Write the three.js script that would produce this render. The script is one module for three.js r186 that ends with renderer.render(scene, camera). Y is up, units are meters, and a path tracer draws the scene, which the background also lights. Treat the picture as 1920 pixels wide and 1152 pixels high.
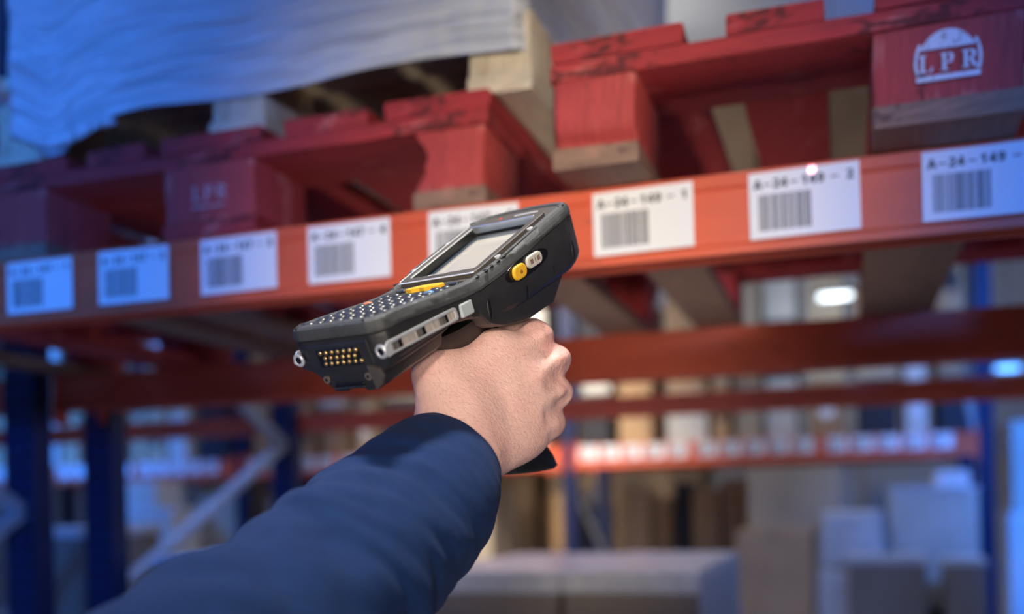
import * as THREE from 'three';
import { RoundedBoxGeometry } from 'three/addons/geometries/RoundedBoxGeometry.js';
import { ImprovedNoise } from 'three/addons/math/ImprovedNoise.js';
import { mergeGeometries, mergeVertices, toCreasedNormals } from 'three/addons/utils/BufferGeometryUtils.js';
import { RectAreaLightUniformsLib } from 'three/addons/lights/RectAreaLightUniformsLib.js';

RectAreaLightUniformsLib.init();
const scene = new THREE.Scene();
const V = (x, y, z) => new THREE.Vector3(x, y, z);
const lin = (r, g, b) => new THREE.Color().setRGB(r, g, b);

// ---------------------------------------------------------------- camera
// 35 mm lens, level camera with a rising front (the horizon lies low in the frame), slightly tilted by hand
const F_PX = 1867, YAW = 18.56 * Math.PI / 180, ROLL = 1.2 * Math.PI / 180;
const camera = new THREE.PerspectiveCamera(2 * Math.atan(576 / F_PX) * 180 / Math.PI, 1920 / 1152, 0.05, 80);
camera.position.set(0, 1.5, 0);
camera.rotation.order = 'YXZ';
camera.rotation.set(0, YAW, -ROLL);
camera.setViewOffset(1920, 1152, 0, -364, 1920, 1152);
camera.focus = 0.70;
camera.userData.fStop = 2.6;
scene.add(camera);
scene.background = new THREE.Color(0x000000);

const renderer = new THREE.WebGLRenderer({ antialias: true });
renderer.toneMapping = THREE.LinearToneMapping;
renderer.toneMappingExposure = 1.0;
renderer.shadowMap.enabled = true;

// ---------------------------------------------------------------- lights (flood lamps and panels, all added out of view; fittings built below)
const WARM = [1.0, 0.88, 0.72], BLUE = [0.03, 0.22, 1.0], WHITE = [1, 0.97, 0.92];  // BLUE imitates a blue colour grade towards both sides
const ADDED_FLOODS = [  // all added: the white ones fill the middle, the blue ones tint the sides
  // position, target, colour, candela, cone half angle in degrees, label
  [[0.5, 1.9, 1.7], [-0.335, 1.86, -1.18], WARM, 22.5, 9.5, 'added white fill lamp behind the photographer aimed at the middle of the rack'],
  [[0.55, 1.2, 1.8], [-0.47, 1.55, -1.5], WARM, 12.5, 9.5, 'added white fill lamp behind the photographer aimed lower at the hand and the cartons'],
  [[-0.45, 0.25, -1.75], [-0.40, 1.8, -1.75], WARM, 2.2, 26, 'small added white fill lamp standing on the floor under the front rack'],  // added to brighten the undersides of pallets and planks
  [[1.5, 3.5, -1.9], [-0.37, 2.5, -1.75], WARM, 5, 20, 'added white fill lamp over the right end of the front rack aimed at the wrapped load'],  // added to brighten the right flank of the load
  [[0.3, 1.95, 2.0], [-1.62, 1.8, -1.18], BLUE, 42, 19, 'added blue tint lamp behind the photographer aimed at the left part of the rack'],
  [[0.75, 1.95, 2.0], [0.42, 1.82, -1.18], BLUE, 36, 12.5, 'added blue tint lamp behind the photographer aimed at the right part of the rack'],
  [[-0.3, 4.7, -0.5], [-0.37, 1.6, -0.72], WHITE, 50, 10, 'added white fill lamp under the ceiling aimed down at the scanner'],  // added to lift the keys and other top faces
  [[-2.2, 4.6, -4.1], [-2.2, 1.6, -7.2], WARM, 115, 24, 'added white fill lamp over the far aisle aimed at the middle of the far rack'],
  [[-6.6, 4.6, -4.1], [-6.4, 1.4, -7.2], BLUE, 130, 30, 'added blue tint lamp over the far aisle aimed at the left end of the far rack'],
  [[1.9, 4.6, -4.1], [1.5, 1.5, -7.2], BLUE, 130, 26, 'added blue tint lamp over the far aisle aimed at the right end of the far rack'],
  [[-1.5, 4.42, -7.5], [-1.35, 5.6, -8.9], WHITE, 6, 48, 'added white uplight on the far rack shining at the ceiling'],  // added to brighten the ceiling above the far rack
  [[0.6, 4.37, -7.5], [0.7, 5.6, -8.9], BLUE, 7, 48, 'added blue uplight on the far rack shining at the ceiling'],  // added to tint the ceiling blue further right
];
const ADDED_PANELS = [  // added panels: white ones lift the top faces, blue ones tint the left
  // centre, width (x), length (z), colour, intensity (nits), label
  [[-2.2, 4.9, -5.2], 1.2, 1.2, WHITE, 6, 'added white square ceiling panel over the far aisle'],
  [[-0.9, 4.9, -3.3], 1.0, 1.0, WHITE, 5.5, 'added white square ceiling panel over the second rack'],
  [[-2.9, 4.9, -3.2], 1.0, 1.0, BLUE, 16, 'added blue square ceiling panel over the left end of the second rack'],
  [[-1.0, 4.9, -9.2], 1.0, 1.0, WHITE, 7, 'added white square ceiling panel behind the far rack'],
  [[-4.2, 4.9, 0.6], 1.2, 1.2, BLUE, 14, 'added blue square ceiling panel left over the near aisle'],
];

// ---------------------------------------------------------------- helpers
let seedState = 7;
function rnd() { seedState = (seedState * 1664525 + 1013904223) >>> 0; return seedState / 4294967296; }
const rr = (a, b) => a + (b - a) * rnd();
const perlin = new ImprovedNoise();
const N3 = (x, y, z) => perlin.noise(x + 31.7, y + 17.3, z + 5.9);
const fbm = (x, y, z, o = 4) => { let a = 0, k = 0.5, f = 1; for (let i = 0; i < o; i++) { a += k * N3(x * f, y * f, z * f + i * 7.1); k *= 0.5; f *= 2.03; } return a; };
const clamp = (v, a = 0, b = 1) => Math.min(b, Math.max(a, v));
const mix = (a, b, t) => a + (b - a) * t;
const sstep = (a, b, x) => { const t = clamp((x - a) / (b - a)); return t * t * (3 - 2 * t); };
const usedNames = {};
function numbered(name) {
  const k = usedNames[name] = (usedNames[name] ?? -1) + 1;
  return k ? `${name}_${String(k).padStart(3, '0')}` : name;
}
function thing(name, label, category, pos = [0, 0, 0], turn = 0, group) {
  const o = new THREE.Group(); o.name = numbered(name); o.position.set(...pos); o.rotation.y = turn;
  o.userData = { label, category }; if (group) o.userData.group = group;
  scene.add(o); return o;
}
function part(name, geo, mat, parent, pos, label) {
  const m = new THREE.Mesh(geo, mat); m.name = numbered(name); if (pos) m.position.set(...pos);
  if (label) m.userData.label = label;
  parent.add(m); return m;
}
function struct(name, geo, mat, pos) {
  const m = new THREE.Mesh(geo, mat); m.name = name; m.userData.kind = 'structure'; if (pos) m.position.set(...pos);
  scene.add(m); return m;
}
function tex(w, h, fn, srgb = true) {
  const d = new Uint8Array(w * h * 4);
  for (let y = 0; y < h; y++) for (let x = 0; x < w; x++) {
    const c = fn(x / w, y / h), i = (y * w + x) * 4;
    if (typeof c === 'number') d[i] = d[i + 1] = d[i + 2] = clamp(c) * 255; else { d[i] = clamp(c[0]) * 255; d[i + 1] = clamp(c[1]) * 255; d[i + 2] = clamp(c[2]) * 255; }
    d[i + 3] = 255;
  }
  const t = new THREE.DataTexture(d, w, h); t.magFilter = THREE.LinearFilter; t.wrapS = t.wrapT = THREE.RepeatWrapping;
  if (srgb) t.colorSpace = THREE.SRGBColorSpace; t.needsUpdate = true; return t;
}
// noise that repeats over the unit square
function tn(u, v, fx, fy, s = 0) {
  const f = (a, b) => N3(a * fx, b * fy, s), iu = u, iv = v;
  return f(iu, iv) * (1 - iu) * (1 - iv) + f(iu - 1, iv) * iu * (1 - iv) + f(iu, iv - 1) * (1 - iu) * iv + f(iu - 1, iv - 1) * iu * iv;
}
function canvasTex(w, h, draw) {
  const c = document.createElement('canvas'); c.width = w; c.height = h; draw(c.getContext('2d'), w, h);
  const t = new THREE.CanvasTexture(c); t.colorSpace = THREE.SRGBColorSpace; return t;
}
const std = (o) => new THREE.MeshStandardMaterial(o);
const phys = (o) => new THREE.MeshPhysicalMaterial(o);
function boxUV(geo, s = 1) {
  if (geo.index) geo = geo.toNonIndexed();
  const p = geo.attributes.position, uv = new Float32Array(p.count * 2), a = V(), b = V(), c = V(), n = V();
  for (let i = 0; i < p.count; i += 3) {
    a.fromBufferAttribute(p, i); b.fromBufferAttribute(p, i + 1); c.fromBufferAttribute(p, i + 2);
    n.copy(b).sub(a).cross(c.clone().sub(a)); const x = Math.abs(n.x), y = Math.abs(n.y), z = Math.abs(n.z);
    [a, b, c].forEach((q, k) => {
      const w = x >= y && x >= z ? [q.z, q.y] : y >= z ? [q.x, q.z] : [q.x, q.y];
      uv[(i + k) * 2] = w[0] * s; uv[(i + k) * 2 + 1] = w[1] * s;
    });
  }
  geo.setAttribute('uv', new THREE.BufferAttribute(uv, 2)); return geo;
}
const rbox = (w, h, d, r = 0.003, seg = 2, s = 1) => boxUV(new RoundedBoxGeometry(w, h, d, seg, Math.min(r, w / 2.01, h / 2.01, d / 2.01)), s);
// rings: arrays of equally many points, closed; uv in metres
function loft(rings, { cap0 = true, cap1 = true, crease = 0.7, closed = true } = {}) {
  const pos = [], uv = [], idx = [], n = rings[0].length, m = closed ? n + 1 : n;
  let vv = 0;
  rings.forEach((r, j) => {
    if (j) vv += r[0].distanceTo(rings[j - 1][0]) || 1e-5;
    let u = 0;
    for (let i = 0; i < m; i++) { const q = r[i % n]; if (i) u += q.distanceTo(r[i - 1]); pos.push(q.x, q.y, q.z); uv.push(vv, u); }
  });
  for (let j = 0; j < rings.length - 1; j++) for (let i = 0; i < m - 1; i++) {
    const a = j * m + i, b = a + 1, c = a + m, d = c + 1; idx.push(a, b, d, a, d, c);
  }
  const cap = (r, flip) => {
    const c0 = V(); r.forEach(q => c0.add(q)); c0.divideScalar(n); const o = pos.length / 3;
    pos.push(c0.x, c0.y, c0.z); uv.push(0, 0); let u = 0;
    const e1 = r[0].clone().sub(c0).normalize(), nn = r[0].clone().sub(c0).cross(r[Math.floor(n / 4)].clone().sub(c0)).normalize(), e2 = nn.clone().cross(e1);
    r.forEach(q => { const w = q.clone().sub(c0); pos.push(q.x, q.y, q.z); uv.push(w.dot(e1), w.dot(e2)); });
    for (let i = 0; i < n; i++) { const a = o + 1 + i, b = o + 1 + (i + 1) % n; flip ? idx.push(o, b, a) : idx.push(o, a, b); }
  };
  if (cap0) cap(rings[0], true); if (cap1) cap(rings[rings.length - 1], false);
  let g = new THREE.BufferGeometry();
  g.setAttribute('position', new THREE.Float32BufferAttribute(pos, 3)); g.setAttribute('uv', new THREE.Float32BufferAttribute(uv, 2)); g.setIndex(idx);
  // make the outside face outward
  g.computeBoundingBox(); let vol = 0; const P = (k) => V(pos[k * 3], pos[k * 3 + 1], pos[k * 3 + 2]).sub(g.boundingBox.min);
  for (let i = 0; i < idx.length; i += 3) vol += P(idx[i]).dot(P(idx[i + 1]).cross(P(idx[i + 2])));
  if (vol < 0) { for (let i = 0; i < idx.length; i += 3) { const t = idx[i]; idx[i] = idx[i + 1]; idx[i + 1] = t; } g.setIndex(idx); }
  if (crease > 3) { g.computeVertexNormals(); return g; }
  return toCreasedNormals(g, crease);
}
function rrect(w, h, r, k = 3) {
  const out = [];
  [[1, 1, 0], [-1, 1, 1], [-1, -1, 2], [1, -1, 3]].forEach(([sx, sy, q]) => {
    for (let i = 0; i <= k; i++) { const a = (q + i / k) * Math.PI / 2; out.push([sx * (w / 2 - r) + r * Math.cos(a), sy * (h / 2 - r) + r * Math.sin(a)]); }
  });
  return out;
}
// a sawn board along x, uneven like real wood; dent(t, y, z) may pull points in
function plank(L, h, d, seed, { axis = 'x', st = 10, amp = 0.0012, r = 0.003, dent } = {}) {
  const base = rrect(d, h, r, 2), rings = [];
  for (let j = 0; j <= st; j++) {
    const t = j / st, x = (t - 0.5) * L;
    rings.push(base.map(([z, y]) => {
      let k = 1 + 0; const nz = N3(x * 14, y * 40 + seed * 3.1, z * 40) * amp, ny = N3(x * 11 + 9, y * 35, z * 35 + seed * 2.3) * amp;
      let px = x, py = y + ny, pz = z + nz;
      if (j === 0 || j === st) px += N3(y * 60, z * 60, seed) * amp * 1.5;
      if (dent) [px, py, pz] = dent(t, px, py, pz);
      return axis === 'x' ? V(px, py, pz) : axis === 'z' ? V(pz, py, px) : V(pz, px, py);
    }));
  }
  return loft(rings, { crease: 0.6 });
}
function extr(pts, depth, bevel = 0, holes = []) {
  const s = new THREE.Shape(pts.map(p => new THREE.Vector2(p[0], p[1])));
  holes.forEach(h => s.holes.push(new THREE.Path(h.map(p => new THREE.Vector2(p[0], p[1])))));
  return new THREE.ExtrudeGeometry(s, { depth: depth - 2 * bevel, bevelEnabled: bevel > 0, bevelSize: bevel, bevelThickness: bevel, bevelSegments: 2, bevelOffset: -bevel, curveSegments: 6 }).translate(0, 0, bevel);
}
function remap(g, X, Y, Z) {
  const m = new THREE.Matrix4().makeBasis(V(...X), V(...Y), V(...Z)); g.applyMatrix4(m);
  if (m.determinant() < 0) { // mirrored: turn the faces round
    if (g.index) g = g.toNonIndexed();
    for (const k of Object.keys(g.attributes)) { const a = g.attributes[k], n = a.itemSize; for (let i = 0; i < a.count; i += 3) for (let c = 0; c < n; c++) { const p = (i + 1) * n + c, q = (i + 2) * n + c, t = a.array[p]; a.array[p] = a.array[q]; a.array[q] = t; } }
    g.computeVertexNormals();
  }
  return g;
}

// ---------------------------------------------------------------- materials
const woodTone = (base, worn, dark, seed, wearAt) => tex(512, 512, (u, v) => {
  const grain = tn(u, v, 6, 70, seed) * 0.5 + tn(u, v, 14, 160, seed + 3) * 0.35, blot = tn(u, v, 5, 7, seed + 8) + 0.5 * tn(u, v, 13, 17, seed + 4);
  const w = sstep(wearAt, wearAt + 0.3, blot + grain * 0.6), dk = sstep(0.3, 0.62, tn(u, v, 4, 11, seed + 12) + 0.6 * tn(u, v, 30, 45, seed + 2));
  return [0, 1, 2].map(i => (mix(mix(base[i], worn[i], w * 0.75), dark[i], dk * 0.8)) * (1 + grain * 0.28));
});
const bumpWood = tex(256, 256, (u, v) => 0.5 + 0.5 * (tn(u, v, 5, 60, 2) + 0.5 * tn(u, v, 20, 120, 5)), false);
const T = (t, r) => { const c = t.clone(); c.repeat.set(r, r); c.needsUpdate = true; return c; };
const wood = (t, rough = 0.75) => std({ map: T(t, 3), bumpMap: T(bumpWood, 4), bumpScale: 0.0012, roughness: rough });
const M = {};
M.red = [1, 2, 3].map(i => wood(woodTone([0.69, 0.22 - i * 0.005, 0.21], [0.80, 0.45, 0.42], [0.36, 0.12, 0.11], i * 5.3, 0.22)));
M.redEnd = wood(woodTone([0.72, 0.27, 0.26], [0.80, 0.47, 0.43], [0.40, 0.15, 0.13], 41, 0.16));
M.rawBoard = [1, 2].map(i => wood(woodTone([0.56, 0.44, 0.37], [0.63, 0.47, 0.40], [0.36, 0.27, 0.23], 60 + i * 4, 0.15)));
M.cream = wood(woodTone([0.86, 0.80, 0.69], [0.92, 0.88, 0.80], [0.76, 0.66, 0.52], 77, 0.2), 0.7);
const paintNoise = tex(256, 256, (u, v) => 0.5 + 0.5 * (tn(u, v, 6, 6, 1) + 0.6 * tn(u, v, 30, 30, 2)), false);
const paintCol = (c, k, s) => tex(256, 256, (u, v) => { const n = tn(u, v, 4, 9, s) + 0.5 * tn(u, v, 20, 40, s + 1), sc = sstep(0.42, 0.5, tn(u, v, 18, 60, s + 5)); return c.map(x => x * (1 + n * k) * (1 - 0.15 * sc)); });
M.orange = std({ map: paintCol([0.87, 0.38, 0.245], 0.1, 3), roughness: 0.5, bumpMap: paintNoise, bumpScale: 0.0003 });
M.blueSteel = std({ map: paintCol([0.10, 0.14, 0.30], 0.15, 9), roughness: 0.45 });
M.galv = std({ map: paintCol([0.72, 0.74, 0.76], 0.1, 14), roughness: 0.45, metalness: 0.25 });
const cardTex = (c, s) => tex(256, 256, (u, v) => { const n = tn(u, v, 40, 3, s) * 0.06 + tn(u, v, 4, 4, s + 2) * 0.10; return c.map(x => x * (1 + n)); });
M.card = [[0.70, 0.57, 0.42], [0.76, 0.64, 0.50], [0.64, 0.51, 0.38], [0.73, 0.66, 0.56]].map((c, i) => std({ map: cardTex(c, i * 6), roughness: 0.85 }));
M.greyCard = std({ map: cardTex([0.55, 0.51, 0.47], 31), roughness: 0.85 });
M.paleCard = std({ map: cardTex([0.80, 0.78, 0.74], 37), roughness: 0.8 });
M.tape = std({ color: lin(0.45, 0.33, 0.19), roughness: 0.35 });
M.darkCard = std({ map: cardTex([0.16, 0.16, 0.19], 23), roughness: 0.7 });
M.bin = std({ map: cardTex([0.20, 0.26, 0.42], 25), roughness: 0.5 });
M.white = std({ map: paintCol([0.90, 0.90, 0.90], 0.03, 21), roughness: 0.5 });
M.film = phys({ color: lin(0.74, 0.77, 0.81), roughness: 0.32, clearcoat: 0.5, clearcoatRoughness: 0.25, bumpMap: T(tex(512, 512, (u, v) => 0.5 + 0.5 * (tn(u, v, 44, 3, 4) + 0.7 * tn(u, v, 120, 6, 6) + 0.3 * tn(u, v, 12, 30, 8)), false), 1.6), bumpScale: 0.02 });

// ---------------------------------------------------------------- the hall
const concrete = tex(512, 512, (u, v) => { const n = tn(u, v, 5, 5, 1) * 0.12 + tn(u, v, 40, 40, 2) * 0.06; return [0.74 + n, 0.73 + n, 0.71 + n]; });
M.floor = std({ map: T(concrete, 0.5), roughness: 0.55 });
M.wall = std({ map: T(paintCol([0.83, 0.84, 0.85], 0.03, 33), 0.4), roughness: 0.7 });
const HX0 = -13, HX1 = 6, HZ0 = -11.5, HZ1 = 6, HH = 5.6, HXC = (HX0 + HX1) / 2, HZC = (HZ0 + HZ1) / 2, HW = HX1 - HX0, HD = HZ1 - HZ0;
struct('floor', boxUV(new THREE.BoxGeometry(HW + 0.4, 0.2, HD + 0.4)), M.floor, [HXC, -0.1, HZC]);
struct('ceiling', boxUV(new THREE.BoxGeometry(HW + 0.4, 0.2, HD + 0.4)), M.wall, [HXC, HH + 0.1, HZC]);
struct('wall_back', boxUV(new THREE.BoxGeometry(HW + 0.4, HH, 0.2)), M.wall, [HXC, HH / 2, HZ0 - 0.1]);
struct('wall_front', boxUV(new THREE.BoxGeometry(HW + 0.4, HH, 0.2)), M.wall, [HXC, HH / 2, HZ1 + 0.1]);
struct('wall_left', boxUV(new THREE.BoxGeometry(0.2, HH, HD)), M.wall, [HX0 - 0.1, HH / 2, HZC]);
struct('wall_right', boxUV(new THREE.BoxGeometry(0.2, HH, HD)), M.wall, [HX1 + 0.1, HH / 2, HZC]);

// ---------------------------------------------------------------- added lamps
M.lampBody = std({ color: lin(0.03, 0.03, 0.035), roughness: 0.4, metalness: 0.5 });
for (const [p, q, c, cd, ang, label] of ADDED_FLOODS) {  // fittings for the added flood lamps
  const t = thing('added_floodlight', label, 'added_floodlight', p);
  t.lookAt(...q);                                                     // +z looks at the target
  part('housing', rbox(0.3, 0.24, 0.1, 0.02), M.lampBody, t, [0, 0, -0.06]);
  part('bracket', new THREE.TorusGeometry(0.19, 0.008, 8, 24, Math.PI), M.lampBody, t, [0, 0, -0.06]);
  part('lens', rbox(0.26, 0.2, 0.006, 0.002), std({ color: 0x111111, emissive: lin(...c), emissiveIntensity: 2.5, roughness: 0.3 }), t, [0, 0, -0.006]);
  const l = new THREE.SpotLight(lin(...c), cd, 0, ang * Math.PI / 180, 1, 2);
  l.position.set(0, 0, 0.01); l.target.position.set(0, 0, 3); l.castShadow = true; l.shadow.radius = 7; l.shadow.mapSize.set(2048, 2048);
  t.add(l); t.add(l.target);
}
for (const [p, w, d, c, nits, label] of ADDED_PANELS) {  // fittings for the added ceiling panels
  const t = thing('added_ceiling_panel', label, 'ceiling light', p);
  part('frame', rbox(w + 0.06, 0.05, d + 0.06, 0.006), M.white, t, [0, 0.03, 0]);
  part('diffuser', rbox(w, 0.01, d, 0.003), std({ color: 0x888888, emissive: lin(...c), emissiveIntensity: 1.5, roughness: 0.5 }), t, [0, 0, 0]);
  part('rod', new THREE.CylinderGeometry(0.008, 0.008, HH - p[1] - 0.05, 8), M.lampBody, t, [0, (HH - p[1] - 0.05) / 2 + 0.05, 0]);
  const l = new THREE.RectAreaLight(lin(...c), nits, w, d); l.position.y = -0.012; l.rotation.x = -Math.PI / 2; t.add(l);
}

// ---------------------------------------------------------------- racks
const beamSection = (h, deep) => [[0, 0], [0, h * 0.10], [-0.0035, h * 0.14], [-0.0035, h * 0.80], [0, h * 0.84], [0, h * 0.985], [-0.002, h], [-deep, h], [-deep, 0], [-deep + 0.008, 0], [-deep + 0.012, 0.006], [-0.014, 0.006], [-0.01, 0]];
function rackBeam(label, x0, x1, y0, h, zFront, deep, flip) {
  const t = thing('rack_beam', label, 'rack beam', [(x0 + x1) / 2, y0, zFront], flip ? Math.PI : 0);
  const g = remap(extr(beamSection(h, deep), x1 - x0), [0, 0, 1], [0, 1, 0], [1, 0, 0]).translate(-(x1 - x0) / 2, 0, 0);
  if (flip) t.position.z = zFront;
  part('beam_profile', boxUV(toCreasedNormals(g, 0.5)), M.orange, t);
  for (const s of [-1, 1]) part('end_connector', rbox(0.012, h + 0.07, deep + 0.01, 0.002), M.orange, t, [s * ((x1 - x0) / 2 + 0.004), h / 2, -deep / 2]);
  return t;
}
function labelTex(text, seed) {
  return canvasTex(480, 304, (g, w, h) => {
    g.fillStyle = '#f4f5f6'; g.fillRect(0, 0, w, h);
    g.fillStyle = '#17191c'; g.font = 'bold 46px sans-serif'; g.textBaseline = 'middle';
    const put = (str, x0, dx) => [...str].forEach((ch, k) => { g.fillText(ch, x0 + k * dx, 56); g.strokeText(ch, x0 + k * dx, 56); });
    g.textAlign = 'center'; g.strokeStyle = '#17191c'; g.lineWidth = 2.5; g.font = 'bold 54px sans-serif';
    const bits = text.split('-'); put(bits[0], 40, 0); put(bits[1], 122, 34); put(bits[2], 246, 35); put(bits[3], 440, 0);
    [82, 200, 374].forEach(x => g.fillRect(x - 16, 54, 32, 7));
    let s = seed * 977 + 5; const r = () => (s = (s * 1103515245 + 12345) & 0x7fffffff) / 0x7fffffff;
    for (let x = 42; x < 268;) { const bw = 1.6 + Math.floor(r() * 3) * 1.5; g.fillStyle = '#17191c'; g.fillRect(x, 104, bw, 164); x += bw + 2 + Math.floor(r() * 3) * 1.4; }
  });
}
function plate(w, h, t) { // front face carries the print, the rest is plain
  const g = new THREE.BoxGeometry(w, h, t), uv = g.attributes.uv, n = g.attributes.normal;
  for (let i = 0; i < uv.count; i++) if (n.getZ(i) < 0.5) uv.setXY(i, 0.01, 0.01);
  return g;
}
function addLabel(beam, text, x, y, z, rz, seed, w = 0.121, h = 0.0765) {
  const m = part('location_label', plate(w, h, 0.0006), std({ map: labelTex(text, seed), roughness: 0.45 }), beam, [x - beam.position.x, y - beam.position.y, z - beam.position.z], `white location label printed ${text}`);
  m.rotation.z = rz; return m;
}
const BEAM0 = 1.782, BEAMH = 0.095, BEAMTOP = BEAM0 + BEAMH;
const frontBeam = rackBeam('orange rack beam in front with white barcode location labels under red pallets', -2.1, 0.6, BEAM0, BEAMH, -1.18, 0.05);
[['A-24-147-1', -1.1285], ['A-24-147-2', -0.96], ['A-24-147-3', -0.7855], ['A-24-147-4', -0.616], ['A-24-147-5', -0.4405], ['A-24-149-1', -0.224], ['A-24-149-2', -0.039], ['A-24-149-3', 0.146]]
  .forEach(([t, x], i) => addLabel(frontBeam, t, x, 1.834 - (i === 5 ? 0.001 : 0), -1.1795, [0.002, -0.004, 0.006, 0.002, -0.006, 0.012, 0.012, 0.0][i], i + 3));
rackBeam('orange rear beam of the front rack, the thick dark band behind the scanner and hand', -2.1, 0.6, BEAM0 - 0.005, BEAMH + 0.005, -2.29, 0.045, true);
rackBeam('orange rear beam of the next bay of the front rack, dark at the left edge', -4.8, -2.21, BEAM0 - 0.005, BEAMH + 0.005, -2.29, 0.045, true);
rackBeam('thin orange beam of the next bay of the second rack at the left edge', -4.8, -2.19, 1.795, 0.075, -3.53, 0.045);
rackBeam('thin orange beam at the back of the second rack, just below the thick dark beam', -2.1, 0.6, 1.795, 0.075, -3.53, 0.045);
rackBeam('dark orange front beam of the second rack hidden close behind the thick beam', -2.1, 0.6, BEAM0 + 0.01, BEAMH - 0.01, -2.43, 0.045);

function upright(name, parent, x, z, h, w = 0.10, d = 0.07) {
  const pts = [[-w / 2, d / 2], [-w / 2, -d / 2], [-w / 2 + 0.003, -d / 2], [-w / 2 + 0.003, d / 2 - 0.004], [w / 2 - 0.003, d / 2 - 0.004], [w / 2 - 0.003, -d / 2], [w / 2, -d / 2], [w / 2, d / 2]].reverse();
  const holes = []; const g = remap(extr(pts, h), [1, 0, 0], [0, 0, 1], [0, 1, 0]);
  const u = part(name, boxUV(toCreasedNormals(g, 0.4)), M.blueSteel, parent, [x, 0, z]);
  return u;
}
const slotMat = std({ color: lin(0.006, 0.008, 0.014), roughness: 0.8 });
function bar(a, b, w, t) { // flat channel between two points
  const d = b.clone().sub(a), L = d.length(), g = rbox(w, L, t, 0.003);
  g.applyQuaternion(new THREE.Quaternion().setFromUnitVectors(V(0, 1, 0), d.normalize())); g.translate((a.x + b.x) / 2, (a.y + b.y) / 2, (a.z + b.z) / 2); return g;
}
function rackFrame(label, x, z0, z1, h, node, step, slotRange) {
  const t = thing('rack_frame', label, 'rack frame', [x, 0, z0]);
  const dz = z1 - z0;
  const a = upright('upright', t, 0, 0, h), b = upright('upright', t, 0, dz, h);
  for (const u of [a, b]) {
    const s = [];
    for (let y = slotRange[0]; y < slotRange[1]; y += 0.05) for (const sx of [-0.025, 0.025]) s.push(new THREE.BoxGeometry(0.014, 0.022, 0.004).translate(sx, y, 0.0345));
    part('slots', mergeGeometries(s), slotMat, u).userData.kind = 'stuff';
  }
  let y = node, side = 1;                                             // zig-zag of galvanised braces; a node on the rear post at height "node"
  while (y - step > 0.15) { y -= step; side = -side; }
  while (y + step < h - 0.05) {
    const za = side > 0 ? dz + 0.03 : -0.03, zb = side > 0 ? -0.03 : dz + 0.03;
    part('brace', bar(V(0, y, za), V(0, y + step, zb), 0.045, 0.03), M.galv, t);
    y += step; side = -side;
  }
  return t;
}
rackFrame('blue upright frame of the front rack at the far left edge', -2.155, -1.245, -2.2, 3.4, 1.5, 0.55, [0.9, 2.0]);
rackFrame('blue upright frame of the second rack with a white diagonal brace left of the arm', -2.135, -2.48, -3.52, 3.4, 1.745, 0.505, [0.9, 2.0]);
rackFrame('blue upright frame of the front rack beyond the right edge', 0.655, -1.245, -2.2, 3.4, 1.5, 0.55, [0.9, 2.0]);
rackFrame('blue upright frame of the second rack beyond the right edge', 0.655, -2.48, -3.52, 3.4, 1.745, 0.505, [0.9, 2.0]);

// ---------------------------------------------------------------- pallets
// euro pallet 0.8 wide (x), 1.2 long (-z), front at z = 0
function pallet(label, x, y, z, turn, { mats, endMat, boards, skidMat, blockW, blocksX, skidOff = 0, dents = {}, seed = 0, group }) {
  const t = thing('pallet', label, 'pallet', [x, y, z], turn, group);
  const pick = () => mats[Math.floor(rnd() * mats.length)];
  blocksX.forEach((bx, i) => {
    const w = blockW[i];
    const sk = part('skid_board', plank(1.2, 0.022, w, seed + i, { axis: 'z', amp: 0.002 }), skidMat ? skidMat[i % skidMat.length] : pick(), t, [bx, 0.011, -0.6]);
    for (const [k, bz, bl] of [[0, -0.0725, 0.145], [1, -0.6, 0.145], [2, -1.1275, 0.145]]) {
      const g = plank(0.078, bl - 0.004, w - 0.002, seed + i * 3 + k + 20, { axis: 'y', st: 9, amp: k === 0 ? 0.003 : 0.0015, r: 0.007, dent: k === 0 ? dents[i] : null });
      part('block', g, k === 0 ? endMat : pick(), t, [bx, 0.061, bz]);
    }
  });
  for (const bz of [-0.0725, -0.6, -1.1275]) part('stringer_board', plank(0.8, 0.0215, 0.145, seed + bz * 10, { amp: 0.0016 }), pick(), t, [0, 0.111, bz]);
  boards.forEach(([bx, w, dy], i) => part('deck_board', plank(1.2, 0.022, w, seed + i + 7, { axis: 'z', amp: 0.0018, st: 14 }), pick(), t, [bx, 0.133 + (dy || 0), -0.6]));
  return t;
}
const D5 = [[-0.3275, 0.145], [-0.167, 0.1], [0, 0.145], [0.167, 0.1], [0.3275, 0.145]];
const rP = pallet('red wooden pallet with a white round stencil, overhanging the beam at right', 0.088, BEAMTOP + 0.001, -1.10, 0.0, {
  mats: M.red, endMat: M.redEnd, skidMat: [M.rawBoard[0], M.rawBoard[1]], blockW: [0.1, 0.145, 0.1], blocksX: [-0.35, 0.018, 0.35], boards: [[-0.3235, 0.15], [-0.151, 0.102], [0.025, 0.15], [0.19, 0.1], [0.33, 0.14]], seed: 11,
  dents: { 0: (t, y, a, b) => { const f = sstep(0.28, 0.05, t) * (a > 0 ? 1 : 0); return [y, a - f * (0.012 + 0.008 * N3(b * 90, 3, 1)), b]; } },
});
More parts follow.
